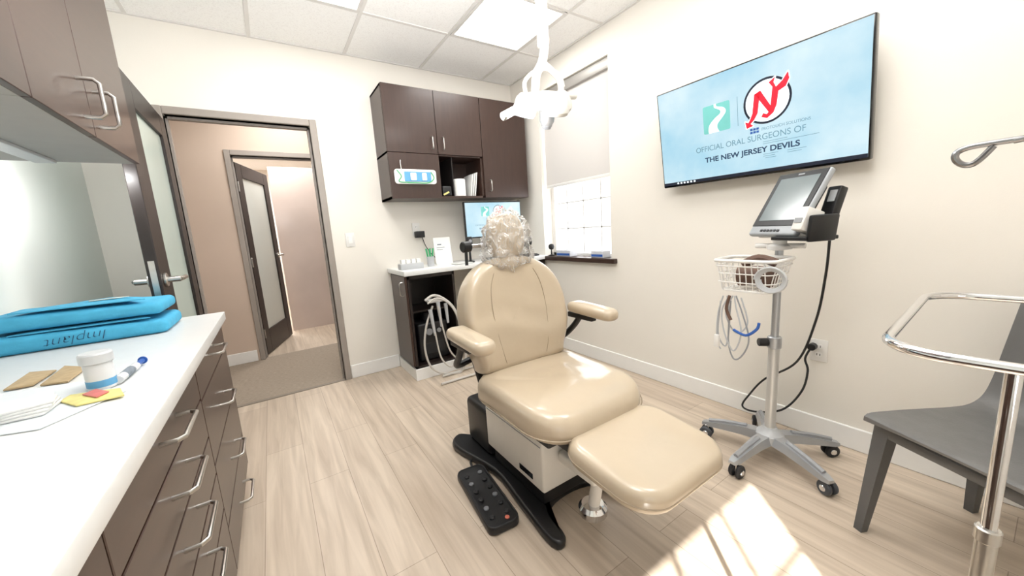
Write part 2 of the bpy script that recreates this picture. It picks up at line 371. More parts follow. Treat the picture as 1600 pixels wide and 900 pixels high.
# ------------------------------------------------------------ ceiling lights
def clight(x0,y0,label,w=.64,d=.65):
    t=thing('ceiling_light',label,'ceiling light',(x0+w/2,y0+d/2,ZC-.001),group='ceiling light panels')
    b=nb(); box(b,-w/2+.03,w/2-.03,-d/2+.03,d/2-.03,-.006,.0); obj('diffuser',b,light_m,t,smooth=False)
    b=nb()
    for a in (-1,1):
        box(b,a*(w/2-.02)-.012,a*(w/2-.02)+.012,-d/2+.008,d/2-.008,-.010,0); box(b,-w/2+.008,w/2-.008,a*(d/2-.02)-.012,a*(d/2-.02)+.012,-.0105,0)
    obj('frame',b,M('light_frame',(214,211,207),.5),t,smooth=False)
    return t
def arealamp(name,loc,size,power,rot=(0,0,0),col=(1,.995,.98),sy=None):
    l=bpy.data.lights.new(name,'AREA'); l.energy=power; l.size=size; l.color=col
    if sy: l.shape='RECTANGLE'; l.size_y=sy
    o=bpy.data.objects.new(name,l); C.objects.link(o); o.location=loc; o.rotation_euler=rot; return o
clight(1.37,2.12,'square ceiling light panel between lamp pole and window wall'); clight(.09,2.12,'square ceiling light panel cut off by the picture top')
clight(1.37,.17,'square ceiling light panel nearer the television, above the footrest'); clight(.09,.17,'square ceiling light panel right above the photographer')
for x,y,e in ((1.69,2.445,8.5),(.41,2.445,11),(1.69,.495,8),(.41,.495,7)): arealamp('panel_lamp',(x,y,ZC-.02),.56,e)
arealamp('ceiling_fill',(.45,.85,1.85),1.3,54,(R(160),0,0),(.985,.993,1))  # added fill lamp, aimed up so the ceiling bounces soft light
arealamp('counter_fill',(-.70,1.87,1.605),.05,.7,(0,0,0),(1,1,1),.8)  # added fill lamp brightening the counter, no fitting known here
arealamp('counter_fill',(-.66,2.34,1.60),.3,3.4,(R(62),0,0),(1,1,.99),.04)  # added fill lamp for the dim wall behind the open door
arealamp('hall_lamp',(.3,4.15,ZC-.03),.6,19); arealamp('far_room_lamp',(.3,5.4,ZC-.03),.8,34); arealamp('far_room_lamp',(-.3,7.6,ZC-.03),.8,110)
arealamp('window_daylight',(XR+.26,(WY0+WY1)/2,1.7),1.7,12.5,(0,R(90),0),(.98,.99,1.0),1.0)
l=bpy.data.lights.new('sun','SUN'); l.energy=18; l.angle=R(.6); l.color=(1,.98,.95)
so=bpy.data.objects.new('sun',l); C.objects.link(so)
sd=Vector((.65,.76,0)).normalized(); hor=math.hypot(.65/.76*1.75,1.75); sd.z=-1.46/hor
so.rotation_euler=sd.to_track_quat('-Z','Y').to_euler(); so.location=(-1,-3,4)
wd=bpy.data.worlds.new('world'); SC.world=wd; wd.use_nodes=True; wd.node_tree.nodes['Background'].inputs[0].default_value=(.97,.98,1,1); wd.node_tree.nodes['Background'].inputs[1].default_value=2.5
# ------------------------------------------------------------ left run
def pull(axis,L,out,r=.006):
    b=nb(); q=.012
    a=[(0,-L/2),(out-q,-L/2),(out,-L/2+q),(out,L/2-q),(out-q,L/2),(0,L/2)]
    pts=[(x,s,0) if axis=='y' else (x,0,s) for x,s in a]
    return tube(b,pts,r,10)
FX=-.26
def shift(bm,v):
    for q in bm.verts: q.co+=Vector(v)
    return bm
def drawers(y0,y1,zs,label):
    t=thing('drawer_cabinet',label,'cabinet',(FX,(y0+y1)/2,0)); hw=(y1-y0)/2
    b=nb(); box(b,-.62,-.02,-hw+.001,hw-.001,.08,.868); obj('body',b,inside_m,t,smooth=False)
    b=nb(); box(b,-.62,-.07,-hw+.002,hw-.002,0,.08); obj('toe_kick',b,inside_m,t,smooth=False)
    for za,zb,hz in zs:
        b=nb(); box(b,-.02,0,-hw+.003,hw-.003,za+.003,zb-.003,.0015,1); d=obj('drawer',b,darkh_m,t)
        obj('handle',shift(pull('y',.17,.042,.0055),(0,0,hz)),steel_m,d)
    return t
dfar=drawers(1.53,2.33,[(.735,.868,.815),(.50,.735,.60),(.26,.50,.36),(.085,.26,.15)],'dark drawer cabinet at the far end of the white counter')
b=nb(); box(b,-.62,-.001,.3985,.402,.08,.868); obj('end_panel',b,darkh_m,dfar,smooth=False)
drawers(.73,1.53,[(.745,.868,.82),(.61,.745,.69),(.475,.61,.555),(.34,.475,.41),(.085,.34,.22)],'dark cabinet of shallow drawers nearer the camera under the long counter')
drawers(-.2,.73,[(.745,.868,.82),(.50,.745,.62),(.085,.50,.30)],'dark drawer cabinet closest to the camera, below the frame')
b=nb(); box(b,XL+.001,-.238,-.2,2.35,.870,.910,.003,2); tag(obj('worktop',b,top_m),'long white countertop on the dark drawers at left','countertop')
UX=-.43; UZ=1.625
def upper(y0,y1,split,hs,label):
    t=thing('wall_cabinet',label,'cabinet',(UX,(y0+y1)/2,UZ)); c=(y0+y1)/2
    b=nb(); box(b,XL-UX+.001,-.02,y0-c+.001,y1-c-.001,.004,ZC-UZ-.012); obj('body',b,darkh_m,t,smooth=False)
    b=nb(); box(b,XL-UX+.001,-.02,y0-c+.001,y1-c-.001,0,.004); obj('bottom_panel',b,under_m,t,smooth=False)
    e=[y0]+split+[y1]
    for i in range(len(e)-1):
        b=nb(); box(b,-.02,0,e[i]-c+.002,e[i+1]-c-.002,0,ZC-UZ-.012,.0015,1); d=obj('door',b,darkh_m,t)
        obj('handle',shift(pull('z',.115,.05,.0065),(0,hs[i]-c,.105)),steel_m,d)
    return t
uc=upper(1.43,2.33,[1.83],[1.765,1.895],'tall dark wall cabinet above the counter, beside the open glass door')
b=nb(); box(b,-.30,-.24,-.42,.42,-.012,.0005,.002,1); obj('added_bar',b,greyl_m,uc)  # made-up bar under the cabinet to go with the added fill lamps
upper(.3,1.43,[.86],[.8,.92],'dark wall cabinet over the counter nearest the camera')
# items on the left worktop
WZ=.911
def pack(z,T,x0,x1,y0,y1,label,fold):
    t=thing('sterile_pack',label,'wrapped pack',((x0+x1)/2,(y0+y1)/2,z),group='blue wrapped packs on the counter'); w=(x1-x0)/2; d=(y1-y0)/2
    def wp(v):
        return v+Vector((0,0,.006*math.sin(v.x*17+fold)*(v.z/T)+.004*math.sin(v.y*31+v.x*9)*(v.z/T)))
    b=nb(); pad(b,rrect(-w,w,-d,d,.03),T,min(.022,T*.45),.006,warp=wp); obj('wrap_body',b,blue_m,t)
    b=nb(); pad(b,[(-w*.7,-d*.9),(w*.8,-d*.9),(w*.25,d*.25),(-w*.2,d*.3)],.004,.0015,.002,Matrix.Translation((0,0,T+.005))); obj('fold_flap',b,blue_m,t)
    return t,w,d
p1,w1,d1=pack(WZ,.060,-.87,-.385,1.97,2.27,'lower light blue wrapped pack with handwriting on its side',0)
text('handwriting','Implant',.05,ink_m,p1,.075,.048,-d1-.0015,width=.16,rot=(R(90),R(177),0),off=-.0012,shear=.35)
p2,w2,d2=pack(WZ+.076,.058,-.86,-.395,1.99,2.27,'upper light blue wrapped pack with tape on top',1.3)
b=nb(); box(b,.0,.11,-.03,-.005,.071,.0725,T=Matrix.Rotation(R(12),4,'Z')); obj('indicator_tape',b,M('tape',(205,205,190),.6),p2)
j=P(161,606,Z=WZ); t=thing('jar','small white screw cap jar with a blue label on the counter','jar',(j.x,j.y,WZ))
jar_m=M('jar_white',(212,214,216),.35,var=.02)
b=nb(); lathe(b,[(.023,0),(.026,.003),(.026,.062),(.024,.067),(.024,.070)],28); obj('jar_body',b,jar_m,t)
b=nb(); lathe(b,[(.0265,.008),(.0268,.009),(.0268,.024),(.0265,.025)],28); obj('label_band',b,ltblue_m,t)
b=nb(); lathe(b,[(.028,.066),(.030,.068),(.030,.088),(.027,.092)],28); obj('lid',b,M('lid_white',(200,203,206),.4),t)
def flat(name,pts,z,T,mat,label,cat,group=None):
    b=nb(); q=[P(x,y,Z=z) for x,y in pts]; c=sum(q,Vector())/len(q); pad(b,[(v.x-c.x,v.y-c.y) for v in q],T,T*.4,T*.2)
    o=obj(name,b,mat); o.location=(c.x,c.y,z); return tag(o,label,cat,group)
flat('paper_sheet',[(-60,690),(60,672),(196,612),(120,598),(-20,618)],WZ,.002,M('drape_paper',(210,216,220),.8,var=.02),'white paper sheet lying under the jar and gauze','paper')
flat('tan_packet',[(4,612),(52,603),(88,580),(45,584)],WZ+.0015,.005,tan_m,'tan flat packet nearer the left picture edge','packet','tan packets')
flat('tan_packet',[(62,604),(106,598),(137,575),(100,574)],WZ+.0015,.005,tan_m,'tan flat packet closer to the white jar','packet','tan packets')
flat('yellow_packet',[(92,629),(118,636),(194,619),(188,608),(110,619)],WZ+.003,.004,yellow_m,'yellow foil packet lying in front of the jar','packet')
flat('red_packet',[(128,618),(150,622),(170,613),(150,609)],WZ+.0085,.003,redp_m,'small red packet on top of the yellow packet','packet')
t=thing('syringe','slim white and blue syringe lying behind the jar','syringe')
s0=P(184,594,Z=WZ+.012); s1=P(222,563,Z=WZ+.012)
b=nb(); tube(b,[s0,s0.lerp(s1,.7)],.010,12); obj('barrel',b,jar_m,t)
b=nb(); tube(b,[s0.lerp(s1,.7),s1],.006,10); cyl(b,s1,s1.lerp(s1+(s1-s0).normalized(),.004),.011,14); obj('plunger',b,bluew_m,t)
b=nb(); tube(b,[s0.lerp(s1,.2),s0.lerp(s1,.5)],.0104,12); obj('scale_band',b,greyp_m,t)
b=nb()
for k in range(4): pad(b,rrect(-.055,.055,-.045,.045,.008,3),.006,.0025,.002,Matrix.Translation((0,0,k*.0058))@Matrix.Rotation(R(k*6),4,'Z'))
o=obj('gauze_stack',b,M('gauze_white',(224,225,224),.9,var=.05,scale=90)); g=P(24,652,Z=WZ); o.location=(g.x,g.y,WZ+.003); tag(o,'stack of white gauze squares at the left picture edge','gauze')
# ------------------------------------------------------------ far wall cabinets
CY=3.09; Z0=1.54; Z1=2.43
def vpull(x,y,z,L=.10,out=.032):   # facing -y
    b=nb(); q=.01
    return tube(b,[(x,y,z-L/2),(x,y-out+q,z-L/2),(x,y-out,z-L/2+q),(x,y-out,z+L/2-q),(x,y-out+q,z+L/2),(x,y,z+L/2)],.005,10)
t=thing('wall_cabinet','dark wood wall cabinet with two doors and an open niche','cabinet',(.897,YF,Z0)); dd=YF-CY; zz=Z1-Z0
b=nb(); w=.875
box(b,0,.018,-dd+.018,-.001,0,zz); box(b,w-.018,w,-dd+.018,-.001,0,zz); box(b,0,w,-dd+.018,-.001,zz-.018,zz); box(b,0,w,-dd+.018,-.001,0,.018)
box(b,.426,.444,-dd+.018,-.001,0,zz); box(b,0,w,-dd+.018,-.001,.36,.378); box(b,.018,w-.018,-.012,-.002,.018,zz-.018)
obj('body',b,dark_m,t,smooth=False)
b=nb(); box(b,.57,.578,-dd+.04,-.02,.019,.359); obj('niche_divider',b,inside_m,t,smooth=False)
for x0,x1,hx in ((0,.435,.385),(.435,w,.485)):
    b=nb(); box(b,x0+.002,x1-.002,-dd,-dd+.018,.371,zz,.0015,1); d=obj('door',b,dark_m,t); obj('handle',vpull(hx,-dd,.46),steel_m,d)
b=nb(); box(b,.002,.433,-dd,-dd+.018,0,.367,.0015,1); obj('lower_panel',b,dark_m,t)
t=thing('wall_cabinet','single tall dark wood wall cabinet next to the window','cabinet',(1.774,YF,Z0)); w=.506
b=nb(); box(b,0,w,-dd+.018,-.001,0,zz); obj('body',b,dark_m,t,smooth=False)
b=nb(); box(b,.002,w-.002,-dd,-dd+.018,0,zz,.0015,1); d=obj('door',b,dark_m,t); obj('handle',vpull(.06,-dd,.11),steel_m,d)
t=thing('airway_tray','white tray with blue insert and green tubing on the cabinet panel','tray',(1.11,CY-.0005,1.715))
def TY(T0=0): return Matrix.Translation((0,T0,0))@Matrix.Rotation(R(90),4,'X')
b=nb(); pad(b,rrect(-.18,.18,-.06,.06,.025),.012,.004,0,TY()); obj('tray_back',b,wplas_m,t)
b=nb(); pad(b,rrect(-.10,.13,-.04,.04,.006),.006,.002,0,TY(-.012)); ins=obj('blue_insert',b,ltblue_m,t)
for x0,x1 in ((-.05,.0),(.05,.09)):
    b=nb(); pad(b,rrect(x0,x1,-.03,.03,.006),.004,.001,0,TY(-.018)); obj('white_label',b,paper_m,ins)
b=nb(); tube(b,[(-.16,-.018,.05),(-.13,-.03,.0),(-.15,-.02,-.04),(-.08,-.025,-.05),(0,-.025,-.052),(.1,-.025,-.05),(.155,-.018,-.01),(.13,-.022,.04)],.004,8,5); obj('green_tubing',b,green_m,t)
b=nb(); tube(b,[(-.12,-.015,.05),(-.125,-.02,.1),(-.12,-.012,.13)],.003,8,4); obj('hook_wire',b,wplas_m,t)
b=nb(); lathe(b,[(.02,0),(.055,0),(.058,.004),(.058,.15),(.055,.154),(.02,.154)],28); o=obj('paper_roll',b,paper_m); o.location=(1.545,3.17,Z0+.019); tag(o,'white paper roll standing in the cabinet niche','paper roll')
for k in range(3):
    b=nb(); box(b,-.004,.004,-.09,.09,0,.2+.01*k,.001,1,T=Matrix.Rotation(R(9),4,'Y')); o=obj('folder',b,paper_m); o.location=(1.655+k*.022,3.24,Z0+.022); tag(o,'white folder leaning beside the paper roll in the niche','folder','white folders in the niche')
t=thing('tape_dispenser','black dispenser with yellow strip in the niche corner','dispenser',(1.405,3.2,Z0+.019))
b=nb(); box(b,-.045,.045,-.07,.07,0,.09,.012,3); obj('housing',b,black_m,t)
b=nb(); box(b,-.03,.03,-.0725,-.069,.02,.035,T=Matrix.Rotation(R(-25),4,'Y')); obj('yellow_strip',b,yellow_m,t)
# far base cabinet, worktop
YT=2.93; ZT=.945
b=nb(); box(b,.873,XR-.001,YT,YF-.001,ZT-.04,ZT,.003,2); tag(obj('worktop',b,top_m),'short white countertop in the corner behind the tan chair','countertop')
t=thing('base_cabinet','dark base cabinet with open bay full of hoses','cabinet',(.90,YT+.03,0)); w=.42; dp=YF-YT-.032; tz=ZT-.041
b=nb(); box(b,0,.02,0,dp,.10,tz); box(b,w-.02,w,0,dp,.10,tz); box(b,0,w,0,dp,.10,.12); box(b,0,w,0,.02,tz-.03,tz); box(b,0,w,dp-.01,dp,.1,tz); box(b,.02,w-.02,.12,dp-.01,.56,.575)
obj('body',b,base_m,t,smooth=False)
b=nb(); box(b,-.012,w+.01,-.012,dp,0,.10,.003,1); obj('plinth',b,trim_m,t)
b=nb(); box(b,-.021,-.002,.0,.40,.125,tz-.005,.002,1); d=obj('door',b,dark_m,t)
b=nb(); tube(b,[(-.021,.05,.74),(-.045,.05,.74),(-.053,.05,.75),(-.053,.05,.84),(-.045,.05,.85),(-.021,.05,.85)],.005,10); obj('handle',b,steel_m,d)
t=thing('base_cabinet','dark base cabinet mostly hidden behind the tan chair','cabinet',(1.75,YT+.03,0)); w=.60
b=nb(); box(b,0,w,.02,dp,.10,tz); obj('body',b,base_m,t,smooth=False); b=nb(); box(b,.003,w-.003,0,.02,.12,tz-.005,.002,1); obj('door',b,base_m,t)
b=nb(); box(b,0,w,.03,dp,0,.10); obj('plinth',b,trim_m,t,smooth=False)
t=thing('suction_unit','black suction unit standing in the open cabinet bay','medical unit',(1.11,3.17,.122))
b=nb(); box(b,-.14,.14,-.13,.13,0,.34,.02,3); hsg=obj('housing',b,black_m,t)
for x,r_ in ((-.04,.03),(.05,.02)):
    b=nb(); cyl(b,(x,-.145,.26),(x,-.13,.26),r_,20); obj('dial',b,grey_m,hsg)
b=nb(); box(b,-.09,.09,-.134,-.129,.06,.16,.003,1); obj('vent_panel',b,rub_m,hsg)
b=nb(); lathe(b,[(.04,.342),(.05,.345),(.05,.415),(.03,.42)],20); obj('canister',b,rub_m,t)
t=thing('handpiece_hoses','looped beige suction hoses with handpieces hanging from the bay','hose')
hs=[([(664,470),(676,462),(690,465),(708,480),(722,510),(728,550),(722,585),(706,600),(694,610)],2.87,.011),
    ([(676,478),(666,510),(664,545),(675,575),(700,588),(728,586),(742,572)],2.89,.009),
    ([(684,478),(694,520),(706,552),(728,566),(744,560)],2.85,.007),
    ([(668,475),(682,466),(702,475),(716,500),(720,540),(708,572),(690,560),(680,520)],2.84,.007),
    ([(690,602),(700,616),(722,619),(744,606),(748,590)],2.72,.010)]
for pts,y,r in hs:
    q=[P(a,c,Y=y) for a,c in pts]
    for v in q: v.z=max(v.z,.014)
    b=nb(); tube(b,q,r,10,6); obj('hose',b,hose_m,t)
for (a,c,a2,c2) in ((672,484,680,524),(684,472,690,510),(696,474,700,504)):
    b=nb(); q0=P(a,c,Y=2.86); q1=P(a2,c2,Y=2.86); tube(b,[q0,q0.lerp(q1,.5),q1],[.017,.010],12); obj('handpiece',b,greyl_m,t)
b=nb(); q=P(680,470,Y=2.90); box(b,q.x-.06,q.x+.08,q.y-.02,q.y+.055,q.z-.012,q.z+.012,.004,2); obj('holder_bar',b,wplas_m,t)
# worktop items
t=thing('card_box','low white open box of cards on the far counter end','box',(1.0,3.13,ZT)); 
b=nb(); box(b,-.10,.10,-.045,.045,0,.05,.004,2); obj('box_body',b,greyl_m,t)
for k in range(4):
    b=nb(); box(b,-.085+k*.045,-.05+k*.045,-.02,.02,.05,.085,.001,1); obj('card',b,paper_m,t)
t=thing('brush_cup','clear cup of green handled brushes on the far counter','cup',(1.19,3.15,ZT))
b=nb(); lathe(b,[(.028,0),(.034,.09),(.032,.09),(.026,.004)],22); obj('cup',b,greyl_m,t)
for k in range(6):
    a=k*1.05; b=nb(); tube(b,[(.012*math.cos(a),.012*math.sin(a),.01),(.035*math.cos(a),.035*math.sin(a),.16)],.0055,8); obj('brush_handle',b,green_m,t)
t=thing('table_sign','white printed sign standing against the wall on the counter','sign',(1.365,3.25,ZT),(R(-7),0,0))
b=nb(); box(b,-.085,.085,-.003,.003,0,.25,.001,1); obj('panel',b,paper_m,t)
b=nb(); box(b,-.05,-.01,-.0045,-.0035,.18,.19); box(b,-.06,.02,-.0045,-.0035,.155,.16); box(b,-.06,.0,-.0045,-.0035,.135,.14); obj('print_lines',b,greyp_m,t)
b=nb()
for k in range(4): box(b,-.08,.08,-.06,.06,k*.003,k*.003+.0025,T=Matrix.Rotation(R(4*k-6),4,'Z'))
o=obj('paper_stack',b,M('stack_paper',(214,214,210),.8)); o.location=(1.44,3.03,ZT+.0005); tag(o,'flat stack of papers on the far counter in front of the sign','papers')
# slide artwork
GL=[[(-.62,.50),(-.30,.62),(-.46,-.55),(-.64,-.86),(-.86,-.78),(-.74,-.50)],
    [(-.64,-.86),(-.86,-.78),(-.96,-.96),(-1.14,-.86),(-1.06,-1.26),(-.70,-1.18),(-.84,-1.04)],
    [(-.60,.51),(-.30,.62),(.26,-.42),(.14,-.70)],
    [(.30,.62),(.62,.52),(.50,-.35),(.34,-.72),(.02,-.94),(-.28,-.80),(-.18,-.62),(.0,-.72),(.12,-.60),(.20,-.30)],
    [(.30,.62),(.48,.56),(.36,.84),(.44,1.10),(.12,.90)],
    [(.46,.56),(.78,.80),(1.04,1.16),(1.10,.80),(.94,.46),(.60,.32)]]
GS=.84
def emblem(parent,x,z,s,y):
    n=40
    def disc(r0,r1,mat,nm,yy):
        b=nb()
        for k in range(n):
            a0=2*math.pi*k/n;a1=2*math.pi*(k+1)/n
            q=[(r0*math.cos(a0),r0*math.sin(a0)),(r1*math.cos(a0),r1*math.sin(a0)),(r1*math.cos(a1),r1*math.sin(a1)),(r0*math.cos(a1),r0*math.sin(a1))]
            poly(b,[(x+s*u,z+s*v) for u,v in q],yy)
        return obj(nm,b,mat,parent,smooth=False)
    disc(.001,.95,scr_wht,'emblem_field',y); disc(.92,1.02,scr_black,'emblem_ring',y-.0006)
    b=nb()
    for i in range(12):
        a=2*math.pi*i/12
        for k,g in enumerate(GL): poly(b,[(x+s*(u*GS+.04*math.cos(a)),z+s*(v*GS+.04*math.sin(a))) for u,v in g],y-.0012-.00001*i)
    obj('emblem_outline',b,scr_wht,parent,smooth=False)
    b=nb()
    for g in GL: poly(b,[(x+s*u*GS,z+s*v*GS) for u,v in g],y-.002)
    obj('emblem_letters',b,red_m,parent,smooth=False)
def tealmark(parent,x,z,s,y):
    b=nb(); poly(b,[(x+s*u,z+s*v) for u,v in rrect(-1,1,-1,1,.12,4)],y); obj('river_mark',b,scr_teal,parent,smooth=False)
    L1=[(-.15,1.0),(-.1,.75),(.28,.5),(.30,.25),(-.1,.0),(-.5,-.35),(-.62,-.7),(-.6,-1.0)]
    R1=[(.02,1.0),(.08,.80),(.55,.62),(.72,.3),(.45,-.05),(.1,-.4),(.05,-.7),(.2,-1.0)]
    lft=catmull([Vector((a,d,0)) for a,d in L1],5); rgt=catmull([Vector((a,d,0)) for a,d in R1],5)
    b=nb()
    for i in range(len(lft)-1): poly(b,[(x+s*q.x,z+s*q.y) for q in (lft[i],rgt[i],rgt[i+1],lft[i+1])],y-.0008)
    obj('river_curve',b,scr_wht,parent,smooth=False)
t=thing('desktop_monitor','small desktop monitor with blue screen on the far counter','monitor',(1.90,3.17,ZT))
mz=.22; mw=.325; mh=.345
b=nb(); box(b,-mw,mw,0,.03,mz,mz+mh,.005,2); obj('housing',b,black_m,t)
b=nb(); box(b,-mw+.01,mw-.01,-.002,.001,mz+.012,mz+mh-.01); obj('screen',b,scr_m,t,smooth=False)
b=nb(); box(b,-.03,.03,.03,.05,.01,mz+.15,.004,1); box(b,-.11,.11,-.04,.13,0,.012,.004,1); obj('stand',b,black_m,t)
tealmark(t,-.10,mz+.25,.045,-.003); emblem(t,.05,mz+.25,.058,-.003)
text('slide_text','OFFICIAL ORAL SURGEONS OF',.02,scr_txt2,t,-.22,mz+.115,-.004,width=.36); text('slide_title','THE NEW JERSEY DEVILS',.022,scr_txt,t,-.18,mz+.08,-.004,width=.30,off=.0005)
t=thing('web_camera','black round camera on a stalk beside the small monitor','camera',(1.555,3.08,ZT))
b=nb(); lathe(b,[(.035,0),(.04,.004),(.04,.012),(.012,.02),(.008,.14)],20); obj('stalk',b,black_m,t); b=nb(); box(b,-.028,.028,-.025,.025,.14,.24,.012,3); cb_=obj('camera_body',b,black_m,t)
b=nb(); cyl(b,(0,-.03,.2),(0,-.024,.2),.016); obj('lens',b,grey_m,cb_)
t=thing('keyboard','black keyboard lying on the far counter by the sill','keyboard',(2.08,3.02,ZT)); b=nb(); box(b,-.2,.2,-.06,.06,0,.018,.005,2); obj('case',b,black_m,t)
b=nb()
for i in range(13):
    for k in range(4): box(b,-.185+i*.0288,-.163+i*.0288,-.05+k*.026,-.03+k*.026,.018,.024)
ks=obj('keys',b,rub_m,t,smooth=False); ks['kind']='stuff'
t=thing('power_adapter','black power adapter plugged into the far wall outlet','adapter',(1.20,YF-.012,1.235)); b=nb(); box(b,-.045,.045,-.045,0,-.03,.03,.006,2); obj('adapter_body',b,black_m,t)
b=nb(); tube(b,[(.02,-.03,-.03),(.05,-.03,-.12),(.12,-.03,-.22),(.2,-.05,-.27)],.004,8,6); obj('cord',b,rub_m,t)
for (px,py,w,lab) in ((885,404,.20,'white box with blue print on the sill, close to the corner'),(938,409,.15,'white box with blue print at the near end of the sill')):
    q=P(px,py,X=2.40); t=thing('glove_box',lab,'box',(2.405,q.y,.936),group='white boxes on the window sill')
    b=nb(); box(b,-.045,.045,-w/2,w/2,0,.06,.003,1); obj('carton',b,M('carton_white',(206,208,214),.6),t); b=nb(); box(b,-.047,-.0455,-w/2+.01,w/2-.01,.01,.03); obj('printed_band',b,bluew_m,t); 
    b=nb(); pad(b,rrect(-.02,.02,-.05,.05,.015,4),.004,.001,.002,Matrix.Translation((0,0,.06))); obj('opening_flap',b,greyl_m,t)
t=thing('desk_microphone','small black knob shaped microphone standing on the window sill','microphone',(2.39,2.90,.936))
b=nb(); lathe(b,[(.03,0),(.034,.006),(.008,.014),(.006,.06)],18); obj('foot',b,black_m,t); b=nb(); lathe(b,[(.008,.06),(.024,.07),(.03,.09),(.024,.112),(.006,.12)],18); obj('head',b,rub_m,t)
def plate(name,label,cat,loc,rz,kind):
    t=thing(name,label,cat,loc,(0,0,rz)); b=nb(); box(b,-.037,.037,-.007,0,-.06,.06,.003,2); obj('plate',b,wplas_m,t)
    if kind=='s':
        b=nb(); box(b,-.017,.017,-.010,-.006,-.033,.033,.002,1); obj('rocker',b,trim_m,t)
    else:
        for z in (-.022,.022):
            b=nb(); pad(b,rrect(-.016,.016,-.013+z,.013+z,.008,4),.003,.001,0,TY(-.007)); s=obj('socket',b,trim_m,t)
            for x0 in (-.008,.005):
                b=nb(); box(b,x0,x0+.003,-.0108,-.0098,z-.005,z+.006); obj('slot',b,black_m,s)
    return t
plate('light_switch','white rocker light switch between doorway and dark cabinets','switch',(.59,YF,1.226),0,'s')
plate('wall_outlet','white wall outlet above the far counter with adapter','outlet',(1.183,YF,1.285),0,'o')
plate('wall_outlet','white wall outlet low on the television wall','outlet',(XR,.675,.49),R(-90),'o')
# ------------------------------------------------------------ television
t=thing('television','wall mounted television showing a pale blue slide','television',(2.285,1.035,1.435),(R(8.5),0,R(-90)))
w=.512; h=.585
b=nb(); box(b,-w,w,0,.045,0,h,.006,2); obj('housing',b,blackg_m,t)
b=nb(); box(b,-w+.008,w-.008,-.0015,.001,.016,h-.008); obj('screen',b,scr_m,t,smooth=False)
b=nb(); box(b,-w+.008,w-.008,-.0022,-.0014,.012,.030); tb=obj('task_bar',b,scr_black,t,smooth=False)
for k in range(6):
    b=nb(); box(b,-w+.10+k*.022,-w+.111+k*.022,-.003,-.0022,.016,.026); obj('task_icon',b,scr_wht,tb,smooth=False)
tealmark(t,-.145,.352,.075,-.003); emblem(t,.11,.368,.108,-.003)
b=nb(); box(b,-.0315,-.0295,-.003,-.002,.28,.43); obj('divider_line',b,scr_txt2,t,smooth=False)
text('slide_text','OFFICIAL ORAL SURGEONS OF',.043,scr_txt2,t,-.275,.182,-.003,width=.55)
text('slide_title','THE NEW JERSEY DEVILS',.039,scr_txt,t,-.222,.118,-.003,width=.475,off=.001)
text('overlay_text','PROTOUCH SOLUTIONS',.02,scr_txt2,t,.085,.228,-.005,width=.21)
b=nb()
for i in range(3):
    for k in range(2): box(b,.03+i*.015,.042+i*.015,-.005,-.004,.222+k*.015,.233+k*.015)
obj('overlay_squares',b,bluew_m,t,smooth=False)
b=nb()
for x0,x1,z in ((.09,.20,.168),(.09,.33,.158),(.09,.16,.105),(.09,.145,.095),(.10,.15,.085),(.2,.28,.105),(.2,.26,.095)): box(b,x0,x1,-.0045,-.004,z,z+.0022)
obj('fine_print_lines',b,scr_txt2,t,smooth=False)
b=nb(); box(b,-.2,.2,.045,.065,.12,.42,.004,1); box(b,-.08,.08,.045,.094,.10,.15,.002,1); obj('wall_bracket',b,black_m,t)
# ------------------------------------------------------------ procedure chair
CX,CYY=.985,1.34
ch=thing('procedure_chair','tan vinyl powered procedure chair in the middle of the room','chair',(CX,CYY,0))
b=nb(); bo=catmull([Vector((x,y,0)) for x,y in [(-.24,-.35),(-.18,-.37),(-.14,-.22),(0,-.18),(.14,-.22),(.18,-.37),(.24,-.35),(.22,-.1),(.19,.15),(.25,.46),(.2,.56),(.12,.5),(0,.42),(-.12,.5),(-.2,.57),(-.27,.47),(-.2,.15),(-.22,-.1)]],4,True)
pad(b,[(v.x,v.y) for v in bo],.042,.014,0,inner=(.97,.5)); obj('base_plate',b,black_m,ch)
b=nb(); box(b,-.15,.15,-.2,.22,.04,.13,.01,2); obj('pedestal_neck',b,black_m,ch)
b=nb(); box(b,-.175,.175,-.235,.24,.125,.37,.012,3); cov=obj('base_cover',b,cream_m,ch)
b=nb(); box(b,-.177,-.174,-.16,-.06,.155,.18); obj('name_plate',b,blackg_m,cov)
b=nb(); box(b,-.177,-.174,-.225,.23,.335,.338); obj('groove',b,grey_m,cov)
b=nb(); box(b,-.165,.165,.24,.50,.04,.30,.03,3); obj('motor_housing',b,black_m,ch)
b=nb(); box(b,-.19,.19,-.30,.24,.37,.45,.01,2); box(b,-.16,.16,-.44,-.28,.385,.425,.01,2); obj('lift_frame',b,black_m,ch)
b=nb(); 
for a in (-1,1): tube(b,[(a*.18,.2,.40),(a*.19,.24,.52),(a*.2,.27,.62)],.02,10,4)
box(b,-.22,.22,.19,.24,.56,.62,.01,2); obj('back_bracket',b,black_m,ch)
